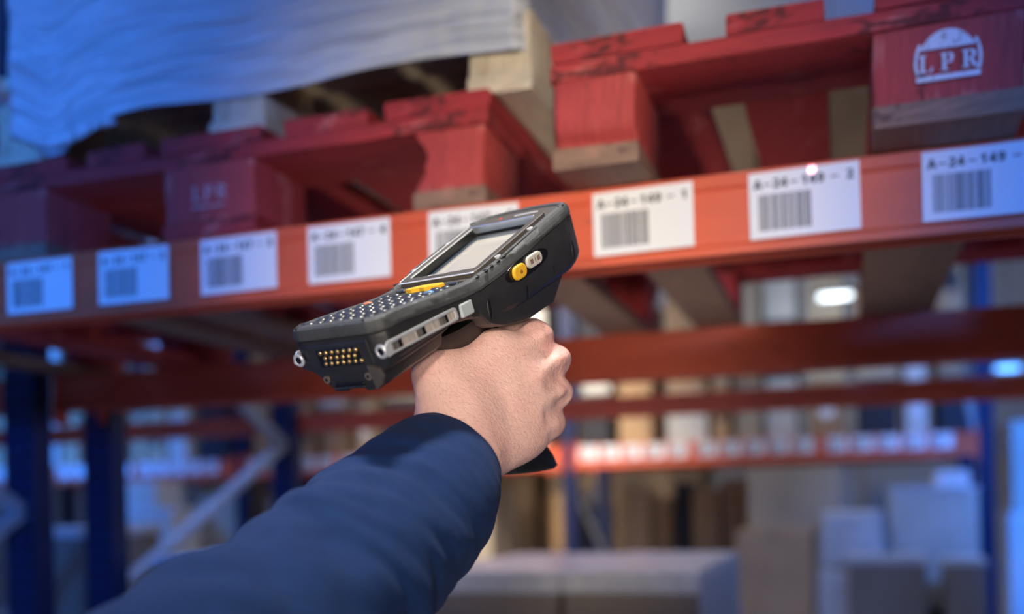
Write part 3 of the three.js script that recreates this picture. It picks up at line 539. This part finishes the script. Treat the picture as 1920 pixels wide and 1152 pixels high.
// ---------------------------------------------------------------- person: forearm and gripping hand (same axes as the scanner, mm in the tables)
function surfaceNets(sdf, lo, hi, cell) {
  const n = [0, 1, 2].map(i => Math.ceil((hi[i] - lo[i]) / cell) + 1), [nx, ny, nz] = n, f = new Float32Array(nx * ny * nz), id = (x, y, z) => x + nx * (y + ny * z);
  for (let z = 0; z < nz; z++) for (let y = 0; y < ny; y++) for (let x = 0; x < nx; x++) f[id(x, y, z)] = sdf(lo[0] + x * cell, lo[1] + y * cell, lo[2] + z * cell);
  const vid = new Int32Array(nx * ny * nz).fill(-1), pos = [], idx = [];
  const C = []; for (let k = 0; k < 8; k++) C.push([k & 1, (k >> 1) & 1, (k >> 2) & 1]);
  for (let z = 0; z < nz - 1; z++) for (let y = 0; y < ny - 1; y++) for (let x = 0; x < nx - 1; x++) {
    const v = C.map(c => f[id(x + c[0], y + c[1], z + c[2])]); let m = 0; v.forEach((q, k) => { if (q < 0) m |= 1 << k; }); if (m === 0 || m === 255) continue;
    let sx = 0, sy = 0, sz = 0, k = 0;
    for (let a = 0; a < 8; a++) for (const b of [1, 2, 4]) if (!(a & b)) { const q = a | b; if ((v[a] < 0) !== (v[q] < 0)) { const t = v[a] / (v[a] - v[q]); sx += mix(C[a][0], C[q][0], t); sy += mix(C[a][1], C[q][1], t); sz += mix(C[a][2], C[q][2], t); k++; } }
    vid[id(x, y, z)] = pos.length / 3; pos.push(lo[0] + (x + sx / k) * cell, lo[1] + (y + sy / k) * cell, lo[2] + (z + sz / k) * cell);
  }
  const quad = (a, b, c, d, flip) => flip ? idx.push(a, c, b, a, d, c) : idx.push(a, b, c, a, c, d);
  for (let z = 1; z < nz - 1; z++) for (let y = 1; y < ny - 1; y++) for (let x = 1; x < nx - 1; x++) {
    const s = f[id(x, y, z)] < 0;
    if (s !== f[id(x + 1, y, z)] < 0) quad(vid[id(x, y - 1, z - 1)], vid[id(x, y, z - 1)], vid[id(x, y, z)], vid[id(x, y - 1, z)], !s);
    if (s !== f[id(x, y + 1, z)] < 0) quad(vid[id(x - 1, y, z - 1)], vid[id(x - 1, y, z)], vid[id(x, y, z)], vid[id(x, y, z - 1)], !s);
    if (s !== f[id(x, y, z + 1)] < 0) quad(vid[id(x - 1, y - 1, z)], vid[id(x, y - 1, z)], vid[id(x, y, z)], vid[id(x - 1, y, z)], !s);
  }
  const nrm = new Float32Array(pos.length), e = cell * 0.5;
  for (let i = 0; i < pos.length; i += 3) { const [x, y, z] = [pos[i], pos[i + 1], pos[i + 2]]; const g = V(sdf(x + e, y, z) - sdf(x - e, y, z), sdf(x, y + e, z) - sdf(x, y - e, z), sdf(x, y, z + e) - sdf(x, y, z - e)).normalize(); nrm[i] = g.x; nrm[i + 1] = g.y; nrm[i + 2] = g.z; }
  return { pos, nrm, idx };
}
const smin = (a, b, k) => { const h = Math.max(k - Math.abs(a - b), 0) / k; return Math.min(a, b) - h * h * k * 0.25; };
const smax = (a, b, k) => -smin(-a, -b, k);
function cap(p, q, ra, rb, flat) { // tapered capsule from p to q
  const d = [q[0] - p[0], q[1] - p[1], q[2] - p[2]], L2 = d[0] ** 2 + d[1] ** 2 + d[2] ** 2 || 1e-6;
  return (x, y, z) => { const t = clamp(((x - p[0]) * d[0] + (y - p[1]) * d[1] + (z - p[2]) * d[2]) / L2); return Math.hypot(x - p[0] - d[0] * t, y - p[1] - d[1] * t, z - p[2] - d[2] * t) - mix(ra, rb, t); };
}
{
  const person = thing('person', 'outstretched right arm in a dark blue jacket sleeve, bare hand gripping the scanner', 'person');
  placeDev(person);
  const bones = [];   // [sdf, blend]
  const add = (p, q, ra, rb, k = 9) => bones.push([cap(p, q, ra, rb), k]);
  const C = [13, 58, -118], Wd = [0.58, 0.03, -0.81], off = (c, s, w = Wd) => [c[0] + w[0] * s, c[1] + w[1] * s, c[2] + w[2] * s];
  const E0 = [24, -45, -127];
  add(off(E0, -13), off(C, -11), 25, 20, 14); add(off(E0, 13), off(C, 12), 25, 19, 14);           // forearm, two bones
  const base = [[17, 79, -84], [21, 75, -102], [22, 71, -117], [18, 66, -130]];
  const mcp = [[39, 151, -76], [46, 153.5, -96], [46, 145, -118], [43, 131, -136]];
  const rad = [12.2, 12.4, 11.8, 10.8];
  base.forEach((b, i) => { add(b, mcp[i].map((v, k) => mix(b[k], v, 0.86)), 16, rad[i] - 0.8, 18); });
  { const at = (i, t) => mcp[i].map((v, k) => mix(base[i][k], v, t)); for (const t of [0.45, 0.66]) for (let i = 0; i < 3; i++) add(at(i, t), at(i + 1, t), 12.5, 12.5, 14); }
  add(off(C, -8), [15, 74, -98], 19, 17, 16); add(off(C, 9), [16, 68, -126], 18, 14, 16);
  add([6, 76, -112], [24, 128, -86], 15, 11, 14); add([6, 74, -118], [24, 118, -122], 15, 11, 14);   // palm
  // thumb, round the back of the grip
  add([7, 62, -103], [0, 80, -69], 20, 16.5, 14); add([0, 80, -69], [-22, 106, -68], 16, 11, 12); add([-24, 108, -70], [-28, 138, -76], 10.5, 8, 6);
  add([10, 82, -80], [25, 116, -68], 14, 13, 14); add([16, 70, -134], [28, 114, -142], 14, 11, 14);                                                   // web between thumb and index
  // fingers: proximal, middle and end bones, closed round the grip
  const pip = [[24, 168, -77], [26, 171, -97], [26, 165, -118], [27, 154, -136]], dip = [[-4, 165, -77], [-2, 167, -97], [-2, 161, -116], [1, 154, -134]], tip = [[-17, 151, -78], [-16, 152, -97], [-15, 148, -116], [-12, 145, -133]];
  const fingers = mcp.map((m, i) => { const r = [9.4, 9.6, 9.0, 8.2][i], a = [cap(m, pip[i], rad[i] - 0.8, r, 0), cap(pip[i], dip[i], r, r - 0.8, 0), cap(dip[i], tip[i], r - 0.8, r - 1.8, 0)]; return (x, y, z) => smin(smin(a[0](x, y, z), a[1](x, y, z), 4), a[2](x, y, z), 4); });
  const knuck = mcp.map((m, i) => cap([m[0] + 0.5, m[1] - 1.5, m[2] + 0.5], m, rad[i], rad[i]));
  const tend = mcp.map((m, i) => cap([base[i][0] + 15, base[i][1] + 20, base[i][2] + 6], [m[0] + 8, m[1] - 8, m[2] + 4], 1.8, 3.0));
  const groove = [0, 1, 2].map(i => { const p = mcp[i].map((v, k) => (v + mcp[i + 1][k]) / 2); return cap([p[0] + 13, p[1] + 3, p[2] + 3], [p[0] + 13, p[1] - 22, p[2] + 5], 1.2, 0.2); });
  const sdf = (x, y, z) => {
    let d = 1e9; for (const [f, k] of bones) d = smin(d, f(x, y, z), k);
    for (let i = 0; i < 4; i++) { d = smin(d, knuck[i](x, y, z), 6); d = smin(d, tend[i](x, y, z), 7); }
    let fd = 1e9; for (const f of fingers) fd = Math.min(fd, f(x, y, z));
    d = smin(d, fd, 3.5);
    for (const g of groove) d = smax(d, -g(x, y, z), 12);
    return d + 0.25 * N3(x * 0.11, y * 0.11, z * 0.11) + 0.12 * N3(x * 0.4, y * 0.4, z * 0.4);
  };
  const net = surfaceNets(sdf, [-46, -70, -170], [64, 190, -46], 1.7);
  let hg = new THREE.BufferGeometry();
  hg.setAttribute('position', new THREE.Float32BufferAttribute(net.pos.map(v => v / 1000), 3)); hg.setAttribute('normal', new THREE.BufferAttribute(net.nrm, 3)); hg.setIndex(net.idx);
  // blood colour: mottled, redder over the knuckles
  const col = new Float32Array(net.pos.length);
  for (let i = 0; i < net.pos.length; i += 3) {
    const [x, y, z] = [net.pos[i], net.pos[i + 1], net.pos[i + 2]]; let kn = 0; for (const m of mcp) kn = Math.max(kn, 1 - Math.hypot(x - m[0] - 7, y - m[1], z - m[2]) / 19);
    const n = fbm(x * 0.05, y * 0.05, z * 0.05, 4), r = clamp(0.32 * sstep(0, 0.7, kn) + 0.75 * n + 0.12);
    col[i] = mix(1.0, 0.97, r); col[i + 1] = mix(1.02, 0.78, r); col[i + 2] = mix(1.0, 0.80, r);
  }
  hg.setAttribute('color', new THREE.BufferAttribute(col, 3));
  hg = boxUV(hg, 1);
  const hairs = canvasTex(1024, 1024, (g, w, h) => {
    g.fillStyle = '#efbfb6'; g.fillRect(0, 0, w, h); let s = 77; const r = () => (s = (s * 1103515245 + 12345) & 0x7fffffff) / 0x7fffffff;
    for (let i = 0; i < 5200; i++) { g.globalAlpha = 0.07; g.fillStyle = r() > 0.5 ? '#cf8f88' : '#f6d3c8'; g.beginPath(); g.ellipse(r() * w, r() * h, 2 + r() * 9, 2 + r() * 5, r() * 3, 0, 7); g.fill(); }
    g.lineCap = 'round';
    for (let i = 0; i < 4200; i++) { const x = r() * w, y = r() * h, a = 0.5 + (r() - 0.5) * 0.9, l = 14 + r() * 24; g.globalAlpha = 0.22 + r() * 0.32; g.strokeStyle = '#8e6253'; g.lineWidth = 0.7 + r() * 0.6; g.beginPath(); g.moveTo(x, y); g.quadraticCurveTo(x + l * 0.5 * Math.cos(a) + 2, y + l * 0.5 * Math.sin(a), x + l * Math.cos(a + 0.3), y + l * Math.sin(a + 0.3)); g.stroke(); }
  }); hairs.wrapS = hairs.wrapT = THREE.RepeatWrapping; hairs.repeat.set(11, 11);
  const pores = tex(512, 512, (u, v) => 0.5 + 0.3 * tn(u, v, 70, 70, 3) + 0.35 * tn(u, v, 26, 44, 6) + 0.25 * tn(u, v, 120, 120, 9), false);
  M.skin = phys({ map: hairs, vertexColors: true, roughness: 0.55, bumpMap: T(pores, 12), bumpScale: 0.0006 });
  part('arm_and_hand', hg, M.skin, person);
  // sleeve
  const ST = [[13.9, 52, -119.2, 37.5, 33], [14.4, 46, -120.2, 40.5, 36], [15.6, 34, -122, 45, 41], [19.5, 7.2, -126, 51.5, 47], [22, -20, -127.6, 54, 50], [24.8, -47.9, -127.9, 55.6, 52], [29, -80, -126, 57, 54], [32.9, -111.4, -123.6, 57.5, 55], [39.7, -168.2, -118.3, 59, 57], [45.2, -218.7, -112.8, 61, 59], [49.6, -263.4, -108.2, 63, 61], [54.4, -305.9, -100.6, 64, 62]];
  const cu = new THREE.CatmullRomCurve3(ST.map(s => V(s[0], s[1], s[2])), false, 'centripetal'), NS = 150, NR = 120, rings = [];
  const rAt = (t, k) => { const q = t * (ST.length - 1), i = Math.min(ST.length - 2, Math.floor(q)), f = q - i; return mix(ST[i][k], ST[i + 1][k], f); };
  const ringAt = (t, shrink, out) => {
    const c = cu.getPoint(t), d = cu.getTangent(t), e1 = V(...Wd).addScaledVector(d, -V(...Wd).dot(d)).normalize(), e2 = d.clone().cross(e1);
    const ra = rAt(t, 3) - shrink, rb = rAt(t, 4) - shrink, o = [];
    for (let i = 0; i < NR; i++) {
      const a = i / NR * Math.PI * 2, s = t * 400; let w = 0;
      const along = s * 0.028, cx = Math.cos(a), sx = Math.sin(a);
      const grow = sstep(0.10, 0.5, t);
      w += grow * (3.0 + 3 * sstep(0.4, 0.7, t)) * N3(along * 1.5 + cx * 0.9, cx * 1.1 + along * 0.35, sx * 1.1);               // broad folds across the sleeve
      w += grow * 1.3 * N3(along * 3.2 + cx * 1.4 + 5, cx * 1.6, sx * 1.6 + 3);
      w += 0.5 * N3(along * 4 + 9, cx * 3, sx * 3);
      const fold = Math.exp(-(((t - 0.665 - 0.05 * cx) / 0.022) ** 2)) * 7 * sstep(-0.9, 0.3, -cx) + Math.exp(-(((t - 0.735 - 0.05 * cx) / 0.024) ** 2)) * 8 * sstep(-0.9, 0.3, -cx);
      w -= fold * 0.5; 
      o.push(c.clone().addScaledVector(e1, cx * (ra + w)).addScaledVector(e2, sx * (rb + w)).addScaledVector(d, out || 0).divideScalar(1000));
    }
    return o;
  };
  for (const q of [[0.10, 3.2], [0.05, 3.0], [0.012, 2.8]]) rings.push(ringAt(q[0], q[1]));
  rings.push(ringAt(0.0, 2.6)); rings.push(ringAt(0.0, 1.7)); rings.push(ringAt(0.0, 0.6)); rings.push(ringAt(0.002, 0));
  for (let j = 1; j <= NS; j++) rings.push(ringAt(0.002 + 0.998 * j / NS, j * 400 / NS < 26 && j * 400 / NS > 24 ? 0.5 : 0));
  const felt = tex(512, 512, (u, v) => { const n = tn(u, v, 90, 90, 1) * 0.5 + tn(u, v, 160, 160, 3) * 0.4 + tn(u, v, 9, 9, 5) * 0.45; return [0.02 + n * 0.015, 0.175 + n * 0.045, 0.375 + n * 0.07]; });
  M.cloth = phys({ map: T(felt, 9), roughness: 0.95, sheen: 0.15, sheenRoughness: 0.6, sheenColor: lin(0.10, 0.14, 0.25), bumpMap: T(tex(512, 512, (u, v) => 0.5 + 0.35 * tn(u, v, 130, 130, 2) + 0.3 * tn(u, v, 200, 200, 7), false), 9), bumpScale: 0.0009 });
  part('jacket_sleeve', loft(rings, { cap0: false, cap1: true, crease: 4 }), M.cloth, person, null, 'dark blue felt jacket sleeve');
}

// ---------------------------------------------------------------- goods and racks behind
function carton(name, label, cat, x0, x1, y0, y1, zFront, depth, mat, opt = {}) {
  const t = thing(name, label, cat, [(x0 + x1) / 2, y0, zFront - depth / 2], opt.turn || 0, opt.group);
  const w = x1 - x0, h = y1 - y0;
  part('carton_body', rbox(w, h, depth, 0.006), mat, t, [0, h / 2, 0]);
  if (opt.tape !== false) part('tape', rbox(0.05, 0.0016, depth + 0.002, 0.0006), M.tape, t, [0, h + 0.0004, 0]);
  if (opt.tape !== false) part('tape', rbox(0.05, Math.min(0.09, h * 0.3), 0.0016, 0.0006), M.tape, t, [0, h - Math.min(0.09, h * 0.3) / 2, depth / 2 + 0.0004]);
  if (opt.film) part('film_cover', rbox(w + 0.012, opt.film, depth + 0.012, 0.006), M.film, t, [0, h - opt.film / 2 + 0.006, 0]);
  if (opt.mark) part('printed_panel', rbox(opt.mark[0], opt.mark[1], 0.002, 0.0008), opt.mark[2] || M.darkCard, t, [opt.mark[3] || 0, h * 0.5, depth / 2 + 0.0006]);
  return t;
}
// far rack across the next aisle: frames, labelled beams, cartons
const FZ = -6.8;
[[0.83, 'rightmost blue upright frame of the far rack at the end of its labelled beam'], [-1.86, 'blue upright frame of the far rack standing just right of the hand'], [-4.56, 'blue upright frame of the far rack behind the elbow of the sleeve'], [-7.26, 'blue upright frame of the far rack at the far left']]
  .forEach(([x, l]) => rackFrame(l, x, FZ - 0.06, FZ - 1.1, 3.9, 1.05, 0.6, x > 0 ? [0.6, 2.6] : [1.0, 2.6]));
const farLabel = std({ map: labelTex('B-12-031-4', 77), roughness: 0.35 }), farPlate = plate(0.126, 0.095, 0.0008);
[[-7.21, -4.61, 'left bay of the far rack, orange beam carrying a row of small white labels'], [-4.51, -1.91, 'middle bay of the far rack, labelled orange beam behind the sleeve'], [-1.81, 0.78, 'right bay of the far rack, orange beam carrying a row of white labels']].forEach(([x0, x1, l]) => {
  const b = rackBeam(l, x0, x1, 1.725, 0.15, FZ, 0.05);
  for (let k = 0; k < 16; k++) { const x = x0 + 0.1 + k * 0.157 + (k > 4 ? 0.04 : 0) + (k > 9 ? 0.05 : 0); if (x > x1 - 0.06) continue; part('location_label', farPlate, farLabel, b, [x - b.position.x, 1.824 - 1.725, 0.0006]); }
  rackBeam(l.replace('labelled ', '').replace(/, orange beam carrying.*/, ', rear beam').replace(/, orange beam behind.*/, ', rear beam'), x0, x1, 1.725, 0.13, FZ - 1.12, 0.05);
});
rackBeam('upper orange beam of the far rack under the big brown cartons', -1.81, 0.78, 3.2, 0.14, FZ, 0.05);
rackBeam('upper rear orange beam of the far rack', -1.81, 0.78, 3.2, 0.14, FZ - 1.12, 0.05);
carton('carton', 'big brown carton high on the far rack seen through the red pallet', 'carton', -1.75, -0.52, 3.341, 4.25, FZ - 0.03, 1.05, M.card[0]);
carton('carton', 'second big brown carton high on the far rack, right of the first', 'carton', -0.48, 0.76, 3.341, 4.2, FZ - 0.03, 1.05, M.card[2]);
const ORD = ['first', 'second', 'third', 'fourth', 'fifth', 'sixth', 'seventh', 'eighth', 'ninth', 'tenth', 'eleventh', 'twelfth', 'thirteenth', 'fourteenth', 'fifteenth', 'sixteenth', 'seventeenth'];
const gg3 = ['cartons, bottom row on the far rack', 'cartons, middle row on the far rack', 'cartons, top row on the far rack'];
for (const [bx0, bx1, bay] of [[-7.18, -4.65, 'left'], [-4.47, -1.95, 'middle'], [-1.77, 0.74, 'right']]) {
  let column = 0;
  for (let x = bx0; x < bx1 - 0.12;) {
    let w = Math.min(rr(0.13, 0.31), bx1 - x), y = 1.8765; const n = 3;
    for (let k = 0; k < n; k++) {
      const h = k === 0 ? rr(0.34, 0.42) : rr(0.28, 0.44), q = rnd(), pale = x > -0.7 ? q < 0.5 : q < 0.22;
      const m = pale ? M.paleCard : q > 0.9 ? M.darkCard : M.card[Math.floor(rnd() * 4)];
      carton('carton', `${pale ? 'pale' : q > 0.9 ? 'dark' : 'brown'} carton, ${['bottom', 'middle', 'top'][k]} of the ${ORD[column]} stack on the far rack, ${bay} bay`, 'carton', x + rr(0.004, 0.012), x + w - rr(0.004, 0.02), y, y + h, FZ - 0.02 - rr(0, 0.05), rr(0.5, 0.8), m, { tape: false, group: (pale ? 'pale ' : q > 0.9 ? 'dark ' : 'brown ') + gg3[k], mark: rnd() > 0.55 ? [w * 0.4, h * 0.3, rnd() > 0.5 ? M.white : M.darkCard, 0] : null });
      y += h + 0.0005; w *= 1;
    }
    column++; x += w + (rnd() > 0.6 ? rr(0.05, 0.11) : rr(0.008, 0.03));
  }
}
// floor level between and under the racks
const bl = carton('wrapped_carton', 'large grey carton with white film over its top at bottom centre, left of the pair', 'carton', -1.15, -0.748, 0, 1.30, -2.6, 0.92, M.greyCard, { film: 0.06, tape: false, mark: [0.11, 0.14, M.bin, -0.06] });
const br = carton('wrapped_carton', 'large grey carton with white film on its top and right side at bottom centre', 'carton', -0.732, -0.372, 0, 1.302, -2.6, 0.95, M.greyCard, { film: 0.06, tape: false });
part('film_side', rbox(0.008, 1.28, 0.955, 0.004), M.film, br, [0.1885, 0.65, 0]);
carton('carton', 'grey carton with a pale film top behind the blue post at bottom left', 'carton', -2.07, -1.72, 0, 1.345, -2.62, 0.7, M.greyCard, { film: 0.035, tape: false });
carton('carton', 'small dark carton between the two blue posts at the left edge', 'carton', -2.93, -2.66, 0, 1.43, -3.0, 0.4, M.greyCard, { film: 0.04, tape: false });
carton('carton', 'beige carton topmost of the tall stack right of the hand, under the far beam', 'carton', -0.61, -0.03, 1.276, 1.68, -6.7, 0.6, M.card[3], { film: 0.0, tape: false });
carton('carton', 'beige carton in the middle of the tall stack right of the hand', 'carton', -0.68, -0.21, 0.72, 1.275, -6.55, 0.6, M.card[1]);
carton('carton', 'beige carton at the bottom of the tall stack right of the hand', 'carton', -0.70, -0.21, 0, 0.719, -6.52, 0.6, M.card[3]);
const wf = thing('wrapped_stack', 'stack of goods fully wrapped in white film between cartons at lower right', 'wrapped stack', [0.02, 0, -6.48]);
for (let k = 0; k < 4; k++) part('wrapped_tier', rbox(0.385 - k * 0.012, 0.34, 0.34, 0.025, 3), M.film, wf, [0.01 * (k % 2), 0.17 + k * 0.352, 0]);
carton('carton', 'nearer carton with a white top at lower right, left of its twin', 'carton', 0.0, 0.41, 0, 1.145, -5.9, 0.36, M.greyCard, { film: 0.045, tape: false, mark: [0.06, 0.08, M.darkCard, 0.13] });
carton('carton', 'narrow carton with a white top beside the right blue upright', 'carton', 0.506, 0.71, 0, 1.13, -5.9, 0.35, M.greyCard, { film: 0.04, tape: false });
carton('carton', 'tall carton with printed panel in front of the right blue upright', 'carton', 0.25, 0.73, 0, 1.527, -6.36, 0.4, M.paleCard, { mark: [0.16, 0.09, M.darkCard, 0.02], tape: false, film: 0.03 });
carton('white_pack', 'white plastic pack lying on the tall carton at right', 'pack', 0.51, 0.69, 1.534, 1.625, -6.4, 0.25, M.white, { tape: false });
carton('wrapped_carton', 'white wrapped block at the right edge beyond the far upright', 'carton', 0.99, 1.9, 0, 1.36, -7.1, 0.8, M.white, { tape: false });
carton('wrapped_carton', 'pale carton standing on the white block at the right edge', 'carton', 1.02, 1.85, 1.361, 1.95, -7.15, 0.7, M.paleCard, { tape: false });
carton('carton', 'pale carton with film top at lower left, bottom of its stack', 'carton', -5.52, -4.9, 0, 1.498, -6.4, 0.36, M.paleCard, { film: 0.05, mark: [0.1, 0.3, M.greyCard, 0.1], tape: false });
carton('carton', 'pale carton on top of the film-topped carton at lower left', 'carton', -5.62, -5.06, 1.506, 1.71, -6.42, 0.34, M.paleCard, { tape: false });
carton('carton', 'tall beige carton at lower left beside the far upright', 'carton', -5.02, -4.66, 0, 1.70, -6.93, 0.6, M.card[3], {});
carton('white_pack', 'small white pack on the tall beige carton at lower left', 'pack', -4.95, -4.75, 1.702, 1.72, -6.95, 0.2, M.white, { tape: false });
[[-4.42, -3.95, 1.62, 0], [-3.92, -3.4, 1.5, 1], [-3.36, -2.98, 1.66, 2], [-2.93, -2.5, 1.58, 3]].forEach(([a, b, h, m], i) => carton('carton', ['first', 'second', 'third', 'fourth'][i] + ' floor carton of the far rack behind the sleeve, counted from left', 'carton', a, b, 0, h, -6.95, 0.6, M.card[m]));
[[-2.46, -2.14, 1.55, 0, 'brown floor carton showing just under the wrist'], [-2.1, -1.95, 1.45, 4, 'narrow blue bin beside the far upright, under the hand'], [-1.76, -1.55, 1.58, 1, 'light brown floor carton just right of the far upright'], [-1.52, -1.36, 1.5, 2, 'narrow brown floor carton second right of the far upright'], [-1.33, -1.22, 1.62, 5, 'narrow dark floor carton third right of the far upright'], [-1.19, -0.98, 1.56, 0, 'brown floor carton fourth right of the far upright'], [-0.95, -0.74, 1.64, 2, 'brown floor carton left of the tall beige stack']]
  .forEach(([a, b, h, m, l]) => carton(m === 4 ? 'storage_bin' : 'carton', l, m === 4 ? 'bin' : 'carton', a, b, 0, h, -8.15, 0.5, [...M.card, M.bin, M.darkCard][m], { tape: m < 4 }));
carton('white_pack', 'white pack lying on the narrow blue bin under the hand', 'pack', -2.09, -1.96, 1.4505, 1.60, -8.2, 0.2, M.white, { tape: false });
// back wall goods
for (const [x0, x1, h, m, l] of [[-6.5, -5.0, 2.4, M.paleCard, 'tall pale crate by the back wall at left'], [-4.8, -3.2, 2.2, M.card[0], 'wide brown crate by the back wall'], [-3.0, -1.4, 2.5, M.card[1], 'wide light brown crate by the back wall'], [-1.2, 0.2, 2.1, M.paleCard, 'pale crate by the back wall at right']]) carton('crate', l, 'crate', x0, x1, 0, h, -10.2, 0.9, m);
// hanging tube lamps
for (const [x, y, z, L, c, l] of [[-0.04, 2.71, -6.4, 0.16, [0.8, 0.92, 1], 'bright short tube lamp hanging in front of the far rack at right'], [1.13, 2.39, -8.0, 0.14, [0.1, 0.35, 1], 'lower blue tube lamp by the right edge'], [1.40, 3.0, -8.0, 0.05, [0.1, 0.35, 1], 'upper blue lamp by the right edge']]) {
  const t = thing('tube_lamp', l, 'lamp', [x, y, z]);
  part('lamp_tube', new THREE.CapsuleGeometry(0.018, L, 6, 14).rotateZ(Math.PI / 2), std({ color: 0x222222, emissive: lin(...c), emissiveIntensity: 4, roughness: 0.4 }), t);
  part('lamp_housing', rbox(L + 0.07, 0.02, 0.05, 0.004), M.lampBody, t, [0, 0.032, 0]);
  part('lamp_rod', new THREE.CylinderGeometry(0.004, 0.004, HH - y - 0.04, 6), M.lampBody, t, [0, (HH - y - 0.04) / 2 + 0.04, 0]);
  const p = new THREE.PointLight(lin(...c), 0.6, 0, 2); p.position.set(0, -0.04, 0.03); p.castShadow = true; p.shadow.radius = 2; t.add(p);
}
scene.traverse(o => { if (o.isMesh) { o.castShadow = true; o.receiveShadow = true; } });
renderer.render(scene, camera);
